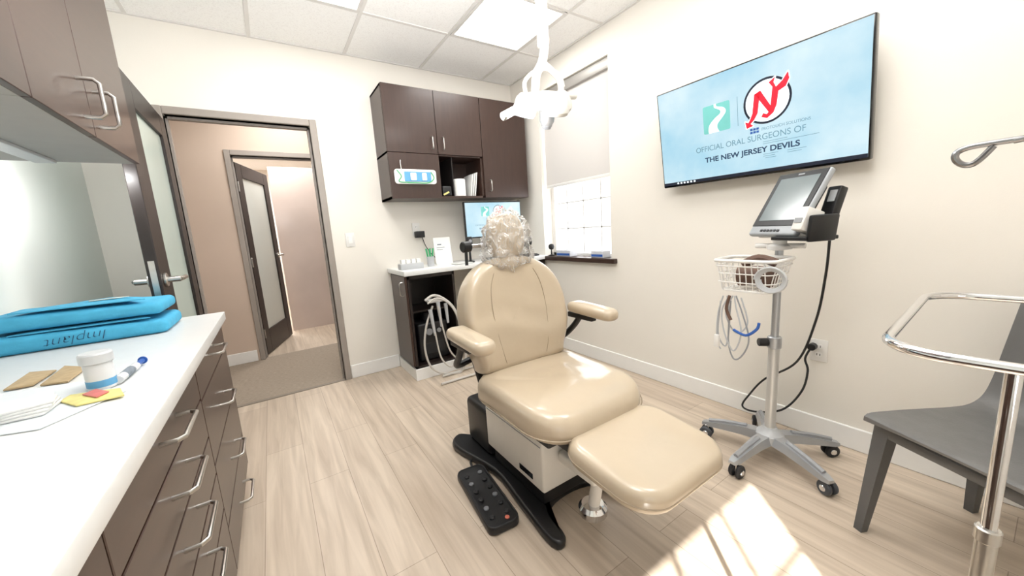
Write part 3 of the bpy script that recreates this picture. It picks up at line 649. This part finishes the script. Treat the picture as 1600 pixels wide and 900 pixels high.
# seat
so_=rrect(-.30,.30,-.44,.12,[.15,.09,.09,.15],8)
def seatwarp(v):
    x,y,z=v; f=z/.135
    z+=-.025*math.exp(-((y+.08)/.16)**2)*f*(1-(x/.305)**2*.8)
    z+=.03*max(0,(y+.05)/.17)**2*.5 
    z-=.040*max(0,(-y-.24)/.20)**2*(1 if f>.5 else .3)
    z+=f*.003*math.sin(x*38+3*math.sin(y*14))*math.exp(-((y+.02)/.14)**2)
    return Vector((x*(1-.06*max(0,-y-.1)/.33),y,z))
b=nb(); pad(b,so_,.132,.052,.010,Matrix.Translation((0,0,.447)),seatwarp,6,(.93,.85,.77,.68,.58,.48,.38,.28,.18)); seat=obj('seat',b,vinyl_m,ch,ang=60)
b=nb(); tube(b,[Vector((p[0],p[1],.447))+Vector((0,0,seatwarp(Vector((p[0],p[1],.04))).z)) for p in rrect(-.299,.299,-.439,.119,[.15,.09,.09,.15],8)],.003,8,closed=True); obj('seat_piping',b,seam_m,seat)
# backrest
bp=[(-.195,0),(-.25,.06),(-.286,.18),(-.293,.29),(-.273,.39),(-.218,.475),(-.128,.532),(0,.552)]
full=bp+[(-x,y) for x,y in bp[::-1][1:]]
full=full[::-1]
bo=[(v.x,v.y) for v in catmull([Vector((x,y,0)) for x,y in full],4,True)]
BM=Matrix.Translation((-.005,.205,.545))@Matrix.Rotation(R(81),4,'X')
def bz_(x,y): return .042*(abs(x)/.3)**2.2+.014*math.exp(-((y-.15)/.12)**2)+.0025*math.sin(y*42+2*math.sin(x*11))*math.exp(-((y-.2)/.16)**2)
def backwarp(v): return Vector((v.x,v.y,v.z+bz_(v.x,v.y)*(v.z/.13)))
b=nb(); pad(b,bo,.13,.045,.003,BM,backwarp,6,(.93,.85,.77,.68,.58,.48,.38,.28,.18)); bk=obj('backrest',b,vinyl_m,ch,ang=60)
for a in (-1,1):
    pts=[Vector((a*x,y,.13+bz_(x,y)+.0026)) for x,y in [(.115,.47),(.145,.40),(.155,.3),(.15,.2),(.135,.1),(.12,.04)]]
    b=nb(); tube(b,[BM@p for p in catmull(pts,5)],.0014,6); obj('back_seam',b,seam_m,bk)
b=nb(); pad(b,[(x*.88,y*.9+.03) for x,y in bo],.02,.008,0,BM@Matrix.Translation((0,0,-.02))); obj('back_shell',b,black_m,ch)
# headrest
hp=[(v.x,v.y) for v in catmull([Vector((x*.86,y*.95,0)) for x,y in [(0,-.115),(.075,-.105),(.112,-.06),(.12,0),(.11,.06),(.075,.104),(0,.122),(-.075,.104),(-.11,.06),(-.12,0),(-.112,-.06),(-.075,-.105)]],4,True)]
HM=Matrix.Translation((0,.255,1.195))@Matrix.Rotation(R(88),4,'X')
b=nb(); pad(b,hp,.09,.04,.008,HM,lambda v:Vector((v.x,v.y,v.z-.010*math.exp(-(v.x/.05)**2)*v.z/.1)),6); hd=obj('headrest',b,vinyl_m,ch,ang=60)
b=nb(); tube(b,[(0,.30,1.18),(0,.31,1.08),(0,.30,.95)],.018,12,4); tube(b,[(-.17,.29,1.16),(.17,.29,1.16)],.010,12); obj('headrest_post',b,chrome_m,ch)
for a in (-1,1):
    b=nb(); cyl(b,(a*.16,.29,1.16),(a*.205,.285,1.16),.027,20); tube(b,[(a*.185,.285,1.15),(a*.19,.28,1.07)],.008,10); obj('adjust_knob',b,black_m,hd)
# armrests
for a,ax in ((-1,-.36),(1,.335)):
    b=nb(); pad(b,rrect(-.05,.05,-.16,.14,[.045,.03,.03,.045],6),.055,.024,.006,Matrix.Translation((ax,-.03,.765)),lambda v:v+Vector((0,0,.012*math.sin((v.y+.16)*5)))); arm=obj('armrest',b,vinyl_m,ch,ang=60)
    b=nb(); box(b,ax-.018,ax+.018,-.05,.13,.742,.77,.005,2); tube(b,[(ax,.05,.755),(ax*.98,.10,.69),(ax*.92,.18,.62),(a*.22,.26,.60)],.016,10,5); obj('arm_bracket',b,black_m,arm)
# leg rest
lo=rrect(-.24,.24,-.185,.20,[.11,.10,.10,.11],8)
LM=Matrix.Translation((.012,-.595,.39))@Matrix.Rotation(R(5),4,'X')
b=nb(); pad(b,lo,.085,.036,.010,LM,lambda v:Vector((v.x*(1-.05*(v.y<0)*(-v.y/.18)),v.y,v.z-.008*math.exp(-(v.x/.12)**2)*v.z/.085)),6,(.9,.78,.64,.5,.35,.2)); lr=obj('leg_rest',b,vinyl_m,ch,ang=60)
b=nb(); tube(b,[LM@Vector((p[0]*(1-.05*(p[1]<0)*(-p[1]/.18)),p[1],.035)) for p in rrect(-.240,.240,-.185,.200,[.11,.10,.10,.11],8)],.0028,8,closed=True); obj('leg_rest_piping',b,seam_m,lr)
b=nb(); pad(b,rrect(-.17,.17,-.14,.16,.03),.015,.005,0,LM@Matrix.Translation((0,0,-.014))); obj('leg_rest_plate',b,black_m,lr)
b=nb(); box(b,-.10,.06,-.45,-.24,.25,.30,.015,3); tube(b,[(-.03,-.42,.33),(-.035,-.40,.20),(-.035,-.38,.10)],.024,12,4); obj('foot_bracket',b,cream_m,ch)
b=nb(); lathe(b,[(.02,.115),(.045,.11),(.058,.095),(.058,.07),(.05,.06)],28,Matrix.Translation((-.035,-.375,0))); obj('stop_disc',b,chrome_m,ch)
# plastic cover over headrest
def cover():
    b=nb(); bmesh.ops.create_icosphere(b,subdivisions=5,radius=1)
    for v in b.verts:
        c=v.co.copy(); p=Vector((c.x*.118,c.y*.075,c.z*.134))
        if c.z<-.2:
            k=-c.z-.2; p.x*=1+1.2*k; p.z-=.045*k; p.y*=1+.3*k
        if c.z>.6: p.x*=1-.25*(c.z-.6)
        n1=noise.noise(c*2.4+Vector((5,2,1))); n2=noise.noise(Vector((c.x*7,c.y*7,c.z*2.4))+Vector((3,1,2)))
        ridge=(1-abs(n1)*2.6)**3 if abs(n1)<.38 else 0
        p+=c*(.020*ridge+.013*abs(n2)+.002)
        v.co=p
    return b
o=obj('headrest_cover',cover(),film_m,ang=80); o.location=(CX+.004,CYY+.205,1.185); tag(o,'crumpled clear plastic cover wrapped around the chair headrest','plastic cover')
# foot pedal
t=thing('foot_pedal','black foot control pedal board on the floor beside the chair base','foot pedal',(.672,1.375,0),(0,0,R(-6)))
b=nb(); pad(b,rrect(-.072,.072,-.215,.215,[.035,.03,.03,.035]),.028,.009,0,warp=lambda v:v+Vector((0,0,.01*(v.y/.215)**2*(v.z/.028)))); obj('board',b,black_m,t)
b=nb(); tube(b,[(x,y,.036) for x,y in rrect(-.067,.067,-.21,.21,.03)],.004,8,closed=True); obj('rim',b,rub_m,t)
for i in range(6):
    for a in (-1,1):
        b=nb(); lathe(b,[(.011,.026),(.012,.034),(.008,.037)],16,Matrix.Translation((a*.035,-.15+i*.06,.003))); obj('foot_button',b,rub_m if (i+a)%3 else M('pedal_grey',(120,122,126),.45),t)
b=nb(); lathe(b,[(.009,.03),(.010,.040),(.006,.043)],16,Matrix.Translation((.02,-.185,0))); obj('foot_button',b,M('orange_button',(205,110,90),.5),t)
b=nb(); tube(b,[(.02,.21,.02),(.03,.27,.02),(.05,.30,.012)],.006,8,6); obj('pedal_cord',b,rub_m,t)
# ------------------------------------------------------------ operating light
q=Vector((1.145,1.383,0)); t=thing('operating_light','white ceiling mounted dental operating light above the chair','lamp',(q.x,q.y,ZC))
def L_(px,py,dd=0): 
    v=P(px,py,Y=1.383+dd); return Vector((v.x-q.x,v.y-q.y,v.z-ZC))
lampw=M('lamp_white',(196,191,182),.32,var=.02)
b=nb(); lathe(b,[(.08,0),(.08,-.03),(.03,-.06)],24); obj('ceiling_mount',b,lampw,t)
b=nb(); tube(b,[(0,0,-.03),(0,0,-.46)],.019,14); tube(b,[(0,0,-.46),(.002,0,-.70)],.027,14,0); lathe(b,[(.030,-.02),(.034,-.01),(.034,.01),(.030,.02)],16,Matrix.Translation((0,0,-.46))); obj('drop_pole',b,lampw,t)
b=nb(); tube(b,[L_(852,60),L_(848,95),L_(838,118),L_(836,150)],.020,12,6); tube(b,[L_(850,100),L_(872,122),L_(876,145),L_(864,160)],.015,12,6); obj('yoke',b,lampw,t)
hz=L_(846,158); HT=Matrix.Translation(hz)@Matrix.Rotation(R(-12),4,'Y')@Matrix.Rotation(R(22),4,'X')
b=nb(); pad(b,rrect(-.125,.125,-.07,.07,.055),.062,.026,.008,HT@Matrix.Translation((0,0,-.03))); hdl=obj('lamp_head',b,lampw,t)
for sx,sy,tl in ((-.10,-.01,16),(.105,-.01,-14),(.03,-.075,0),(-.04,.06,0)):
    TT=HT@Matrix.Translation((sx,sy,0))@Matrix.Rotation(R(tl),4,'Y')
    b=nb(); lathe(b,[(.03,.03),(.046,.012),(.054,-.04),(.046,-.054)],24,TT); rf=obj('reflector_housing',b,lampw,hdl)
    b=nb(); lathe(b,[(.042,-.053),(.043,-.0555),(.005,-.058)],24,TT); obj('lens',b,grey_m,rf)
b=nb(); lathe(b,[(.030,-.02),(.036,-.03),(.034,-.085),(.026,-.10)],24,HT@Matrix.Translation((.02,-.02,0))); sc_=obj('sensor_cup',b,silver_m,hdl)
b=nb(); lathe(b,[(.024,-.100),(.025,-.104),(.018,-.118)],24,HT@Matrix.Translation((.02,-.02,0))); obj('sensor_lens',b,grey_m,sc_)
for pts in ([L_(826,160,-.03),L_(808,170,-.05),L_(786,182,-.06)],[L_(870,150,.03),L_(885,150,.03),L_(898,150,.03)]):
    b=nb(); tube(b,pts,.017,12,4); obj('grip_handle',b,lampw,hdl)
b=nb(); tube(b,[L_(822,148),L_(820,128),L_(834,113),L_(856,108),L_(874,118),L_(880,136)],.009,10,6); obj('cable_loop',b,lampw,t)
# ------------------------------------------------------------ monitor stand
SX,SY=1.99,.744
t=thing('rolling_stand','grey five wheeled medical stand with a white wire basket','stand',(SX,SY,0))
b=nb(); lathe(b,[(.05,.085),(.062,.09),(.062,.125),(.035,.15),(.03,.16)],24); obj('hub',b,greyl_m,t)
for k in range(5):
    a=R(30+72*k); d=Vector((math.cos(a),math.sin(a),0)); n_=Vector((-d.y,d.x,0))
    b=nb(); vs=[]
    for s,hw_,z0,z1 in ((.03,.036,.085,.13),(.12,.032,.085,.125),(.22,.026,.075,.105),(.29,.024,.068,.09),(.315,.016,.068,.082)):
        vs.append([b.verts.new(d*s+n_*hw_+Vector((0,0,z0))),b.verts.new(d*s+n_*hw_*.75+Vector((0,0,z1))),b.verts.new(d*s-n_*hw_*.75+Vector((0,0,z1))),b.verts.new(d*s-n_*hw_+Vector((0,0,z0)))])
    for A,B in zip(vs,vs[1:]):
        for i in range(4): b.faces.new((A[i],A[(i+1)%4],B[(i+1)%4],B[i]))
    b.faces.new(vs[0]); b.faces.new(vs[-1][::-1]); lg=obj('base_leg',b,silver_m,t)
    b=nb(); v=[d*.10+Vector((0,0,.1285)),d*.2+Vector((0,0,.1155)),d*.28+Vector((0,0,.0965))]
    tube(b,v,.012,6); obj('leg_pad',b,grey_m,lg)
    c=d*.29+n_*.012
    b=nb()
    for s in (-1,1): cyl(b,c+n_*(s*.016-.009)+Vector((0,0,.032)),c+n_*(s*.016+.009)+Vector((0,0,.032)),.032,22,.005)
    cs=obj('caster',b,M('caster_grey',(70,74,80),.4) if k%2 else rub_m,t)
    b=nb(); cyl(b,c+Vector((0,0,.045)),c+Vector((0,0,.075)),.011,12); cyl(b,c-n_*.03+Vector((0,0,.032)),c+n_*.03+Vector((0,0,.032)),.014,12); obj('caster_fork',b,chrome_m,cs)
b=nb(); tube(b,[(0,0,.14),(0,0,.60)],.024,18); obj('lower_pole',b,polel_m,t)
b=nb(); tube(b,[(0,0,.60),(0,0,1.065)],.017,18); obj('upper_pole',b,silver_m,t)
b=nb(); cyl(b,(0,0,.575),(0,0,.635),.030,20); kn=obj('clamp_collar',b,silver_m,t)
b=nb(); cyl(b,(-.02,.02,.605),(-.05,.05,.605),.02,16); tube(b,[(-.0,.0,.605),(-.04,.04,.605)],.008,8); obj('clamp_knob',b,black_m,kn)
bx0,bx1,by0,by1=-.25,-.03,-.08,.18
def ring(z,x0,x1,y0,y1,rad): return [(x,y,z) for x,y in rrect(x0,x1,y0,y1,rad,5)]
b=nb(); tube(b,ring(1.025,bx0,bx1,by0,by1,.04),.008,8,closed=True); tube(b,ring(1.0,bx0+.004,bx1-.004,by0+.004,by1-.004,.04),.0035,8,closed=True)
for z in (.965,.925): tube(b,ring(z,bx0+.012,bx1-.012,by0+.012,by1-.012,.04),.0028,6,closed=True)
tube(b,ring(.885,bx0+.03,bx1-.03,by0+.03,by1-.03,.03),.0045,6,closed=True)
for i in range(8):
    y=by0+.04+(by1-by0-.08)*i/7
    tube(b,[(bx0,y,1.025),(bx0+.02,y,.945),(bx0+.03,y,.885),(bx1-.03,y,.885),(bx1-.02,y,.945),(bx1,y,1.025)],.0025,6)
for i in range(6):
    x=bx0+.04+(bx1-bx0-.08)*i/5
    tube(b,[(x,by0,1.025),(x,by0+.02,.945),(x,by0+.03,.885),(x,by1-.03,.885),(x,by1-.02,.945),(x,by1,1.025)],.0025,6)
bs=obj('wire_basket',b,wplas_m,t); b=nb(); box(b,-.04,.02,-.03,.03,.95,1.0,.005,2); obj('basket_clamp',b,wplas_m,bs)
b=nb(); lathe(b,[(.03,1.055),(.05,1.06),(.05,1.075),(.035,1.085)],20); tube(b,[(0,0,1.07),(0,0,1.11)],.028,16); tube(b,[(0,-.10,1.075),(0,.10,1.075)],.012,10); obj('top_mount',b,wplas_m,t)
t=thing('pressure_cuff','brown blood pressure cuff rolled inside the wire basket','cuff',(SX-.13,SY+.02,.895))
b=nb(); tube(b,[(-.03,-.055,.05),(-.02,.0,.055),(-.03,.08,.05)],.046,14,4); obj('rolled_cuff',b,brown_m,t)
b=nb(); tube(b,[(.03,-.05,.11),(.02,.02,.13),(0,.08,.10)],.02,10,4); obj('cuff_flap',b,brown_m,t)
t=thing('hose_coil','coiled grey monitor hose hooked on the front of the basket','hose')
b=nb(); cpt=P(1205,438,X=1.715); pts=[]
for i in range(81):
    a=2*math.pi*i/20; r_=.054-.016*i/80
    pts.append(cpt+Vector((.012*i/80-.01,r_*math.cos(a)*1.1,r_*math.sin(a))))
tube(b,pts,.0048,8); obj('coil',b,greyl_m,t)
t=thing('cable_bundle','bundle of grey sensor cables dangling below the basket','cables'); 
bl=[[(1140,462),(1128,485),(1132,520),(1146,548),(1158,520),(1150,480),(1148,462)],[(1130,462),(1122,490),(1120,530),(1126,545)],[(1150,462),(1160,490),(1170,530),(1160,555),(1146,560),(1138,530),(1142,470)],
    [(1136,462),(1140,500),(1134,540),(1122,520),(1126,470)],[(1145,462),(1134,490),(1150,520),(1168,505),(1158,465)]]
for k,pp in enumerate(bl):
    b=nb(); tube(b,[P(a,c,X=1.70+.010*k) for a,c in pp],.0035,8,8); obj('cable',b,greyl_m if k!=2 else grey_m,t)
b=nb(); tube(b,[P(a,c,X=1.69) for a,c in [(1140,462),(1135,482),(1142,500)]],.007,8,5); obj('cable_tie',b,brown_m,t)
b=nb(); tube(b,[P(a,c,X=1.695) for a,c in [(1146,515),(1165,524),(1182,515),(1186,505)]],.006,8,5); obj('blue_strap',b,bluew_m,t)
b=nb(); q_=P(1120,532,X=1.70); box(b,q_.x-.008,q_.x+.008,q_.y-.012,q_.y+.012,q_.z-.03,q_.z+.03,.004,2); obj('sensor_clip',b,wplas_m,t)
# vital signs monitor : local faces -y
rz=math.atan2(-math.cos(R(25)),-math.sin(R(25)))
VL=Vector((SX+.02,SY-.02,1.125))
t=thing('vital_signs_monitor','grey patient monitor with tilted screen on top of the rolling stand','monitor',VL,(0,0,rz))
VI=(Matrix.Translation(VL)@Matrix.Rotation(rz,4,'Z')).inverted()
TM=Matrix.Translation((0,-.095,.006))@Matrix.Rotation(R(-31),4,'X')
b=nb(); box(b,-.128,.128,0,.030,0,.325,.011,4,T=TM); obj('case',b,M('monitor_case',(168,172,176),.35,var=.03),t)
b=nb(); box(b,-.121,.121,-.003,.002,.045,.318,.001,1,T=TM); bz=obj('bezel',b,black_m,t)
b=nb(); box(b,-.098,.098,-.0045,-.002,.072,.292,T=TM); obj('screen',b,mon_scr,bz)
b=nb(); box(b,-.015,.015,-.0045,-.0025,.302,.309,T=TM); obj('brand_mark',b,grey_m,bz)
for k in range(6):
    b=nb(); box(b,-.06+k*.018,-.048+k*.018,-.004,.001,.016,.026,.001,1,T=TM); obj('button',b,black_m,t)
b=nb(); box(b,-.11,.11,.030,.052,.05,.26,.01,2,T=TM); obj('rear_housing',b,black_m,t)
b=nb(); box(b,-.10,.10,-.06,.10,-.012,.006,.005,2); obj('mount_plate',b,wplas_m,t)
MX=Matrix.Translation((.125,-.02,-.006))
b=nb(); box(b,.005,.055,-.105,-.02,.0,.10,.006,2,T=MX@Matrix.Rotation(R(-20),4,'X')); pr=obj('printer',b,wplas_m,t)
b=nb(); box(b,.012,.046,-.1075,-.104,.03,.05,T=MX@Matrix.Rotation(R(-20),4,'X')); obj('paper_slot',b,grey_m,pr)
b=nb(); box(b,.058,.078,-.08,.05,-.01,.10,.008,2,T=MX@Matrix.Rotation(R(6),4,'Y')); box(b,-.1,.07,-.09,.07,-.012,.004,.003,1,T=MX); obj('bracket',b,black_m,t)
b=nb(); box(b,-.045,.015,.06,.10,.05,.24,.008,2,T=MX@Matrix.Rotation(R(-18),4,'X')); sm_=obj('side_module',b,black_m,t)
b=nb(); box(b,-.025,.005,.057,.061,.17,.22,T=MX@Matrix.Rotation(R(-18),4,'X')); obj('module_label',b,greyl_m,sm_)
pts=[P(1296,376,X=2.08),P(1290,430,X=2.12),P(1275,500,X=2.18),P(1245,565,X=2.25),P(1195,592,X=2.29),P(1172,615,X=2.30),P(1160,634,X=2.29),P(1180,643,X=2.27),P(1222,640,X=2.27),P(1252,612,X=2.30),P(1262,580,X=2.32),P(1258,560,X=2.33),P(1268,542,X=2.335)]
b=nb(); tube(b,[VI@p for p in pts],.0055,8,8); pc_=obj('power_cord',b,rub_m,t,label='black power cord looping down to the outlet')
b=nb(); q_=P(1270,541,X=2.342); cyl(b,VI@Vector((2.352,q_.y,q_.z)),VI@Vector((2.315,q_.y,q_.z)),.019,18); obj('plug',b,black_m,pc_)
# ------------------------------------------------------------ side chair
t=thing('side_chair','grey leather side chair at the right picture edge','chair',(1.867,.011,0),(0,0,R(-116.8)))
prof=[(-.27,.462),(-.255,.475),(-.1,.468),(.08,.455),(.17,.458),(.225,.49),(.255,.56),(.28,.68),(.305,.80),(.32,.88)]
pc=catmull([Vector((0,y,z)) for y,z in prof],5)
b=nb(); rows=[]; n=len(pc)
for i,p in enumerate(pc):
    tt=(pc[min(i+1,n-1)]-pc[max(i-1,0)]).normalized(); nn=Vector((0,-tt.z,tt.y)); f=i/(n-1)
    hw_=.235-.015*max(0,(f-.5)*2)-(.03 if i==n-1 else .01 if i==n-2 else 0); row=[]
    for k in range(9):
        x=hw_*(k-4)/4; cup=.012*(x/.23)**2
        row.append((Vector((x,p.y,p.z))+nn*cup,Vector((x,p.y,p.z))+nn*(cup-.026)))
    rows.append(row)
V=[[ (b.verts.new(a),b.verts.new(c)) for a,c in row] for row in rows]
for i in range(n-1):
    for k in range(8):
        b.faces.new((V[i][k][0],V[i][k+1][0],V[i+1][k+1][0],V[i+1][k][0])); b.faces.new((V[i][k][1],V[i+1][k][1],V[i+1][k+1][1],V[i][k+1][1]))
    b.faces.new((V[i][0][0],V[i+1][0][0],V[i+1][0][1],V[i][0][1])); b.faces.new((V[i][8][0],V[i][8][1],V[i+1][8][1],V[i+1][8][0]))
for k in range(8):
    b.faces.new((V[0][k][0],V[0][k][1],V[0][k+1][1],V[0][k+1][0])); b.faces.new((V[-1][k][0],V[-1][k+1][0],V[-1][k+1][1],V[-1][k][1]))
obj('seat_shell',b,leather_m,t)
b=nb(); box(b,-.215,.215,-.24,.2,.405,.445,.008,2); obj('seat_frame',b,leg_m,t)
for sx in (-1,1):
    for sy in (-1,1):
        b=nb(); vs=[]
        for z,hw_,ox,oy in ((0,.014,sx*.235,sy*.25),(.44,.024,sx*.208,sy*.215)):
            vs.append([b.verts.new((ox+a*hw_,oy+c*hw_,z)) for a,c in ((-1,-1),(1,-1),(1,1),(-1,1))])
        for i in range(4): b.faces.new((vs[0][i],vs[0][(i+1)%4],vs[1][(i+1)%4],vs[1][i]))
        b.faces.new(vs[0][::-1]); b.faces.new(vs[1]); obj('leg',b,leg_m,t,smooth=False)
# ------------------------------------------------------------ mayo stand
t=thing('mayo_stand','chrome instrument stand with an empty rounded frame, nearest at right','stand',(.98,-.06,0))
b=nb(); tube(b,[Matrix.Rotation(R(3),4,'Z')@Vector((x,y,1.03)) for x,y in rrect(-.25,.26,-.22,.21,.07,10)],.0075,12,closed=True); obj('tray_frame',b,chrome_m,t)
b=nb(); tube(b,[(-.25,.080,.55),(-.25,.080,1.025)],.0075,14); obj('inner_pole',b,chrome_m,t)
b=nb(); tube(b,[(-.25,.080,.06),(-.25,.080,.80)],.010,16); obj('outer_pole',b,steel_m,t)
b=nb(); cyl(b,(-.25,.080,.79),(-.25,.080,.81),.012,18); obj('height_collar',b,steel_m,t)
b=nb(); tube(b,[(.1,-.2,.06),(-.25,-.2,.06),(-.27,0,.06),(-.27,.2,.06),(.1,.2,.06)],.012,12,0); obj('base',b,steel_m,t)
for x,y in ((.1,-.2),(.1,.2),(-.27,-.2),(-.27,.2)):
    b=nb(); cyl(b,(x,y-.01,.024),(x,y+.01,.024),.024,18); cyl(b,(x,y,.03),(x,y,.06),.007,10); obj('caster',b,rub_m,t)
# iv stand
o_=Vector((1.34,-.42,0))
t=thing('iv_stand','chrome infusion stand with curled hook reaching in from the right','stand',o_)
b=nb(); tube(b,[(0,0,.08),(0,0,1.42)],.011,14); obj('pole',b,chrome_m,t)
hk=[P(x,y,X=1.30)-o_ for x,y in [(1640,208),(1600,216),(1555,223),(1515,230),(1496,238),(1492,248),(1502,257),(1518,257),(1534,246),(1552,228)]]
b=nb(); tube(b,[Vector((0,0,1.41))]+hk,.0062,10,6); obj('hook',b,hook_m,t)
b=nb(); tube(b,[(0,0,1.41),(.05,-.12,1.43),(.06,-.2,1.42),(.06,-.22,1.44)],.0062,10,6); obj('hook',b,hook_m,t)
b=nb()
for k in range(5):
    a=R(72*k+10); tube(b,[(0,0,.09),(.17*math.cos(a),.17*math.sin(a),.065)],.012,10)
obj('base',b,steel_m,t)
for k in range(5):
    a=R(72*k+10); x,y=.17*math.cos(a),.17*math.sin(a); b=nb(); cyl(b,(x,y-.01,.024),(x,y+.01,.024),.024,16); cyl(b,(x,y,.03),(x,y,.065),.007,10); obj('caster',b,rub_m,t)
# ------------------------------------------------------------ camera
cam=bpy.data.cameras.new('camera'); co=bpy.data.objects.new('camera',cam); C.objects.link(co)
cam.sensor_width=36; cam.lens=F/1600*36; cam.clip_start=.02; cam.clip_end=60
z=Vector((-.537,-.828,.1607)).normalized(); x=Vector((.831,-.552,-.0637)); x=(x-z*x.dot(z)).normalized(); y=z.cross(x)
m=Matrix((x,y,z)).transposed().to_4x4(); m.translation=Vector((0,0,H)); co.matrix_world=m
SC.camera=co
SC.view_settings.view_transform='Standard'; SC.view_settings.look='None'; SC.view_settings.exposure=0.0
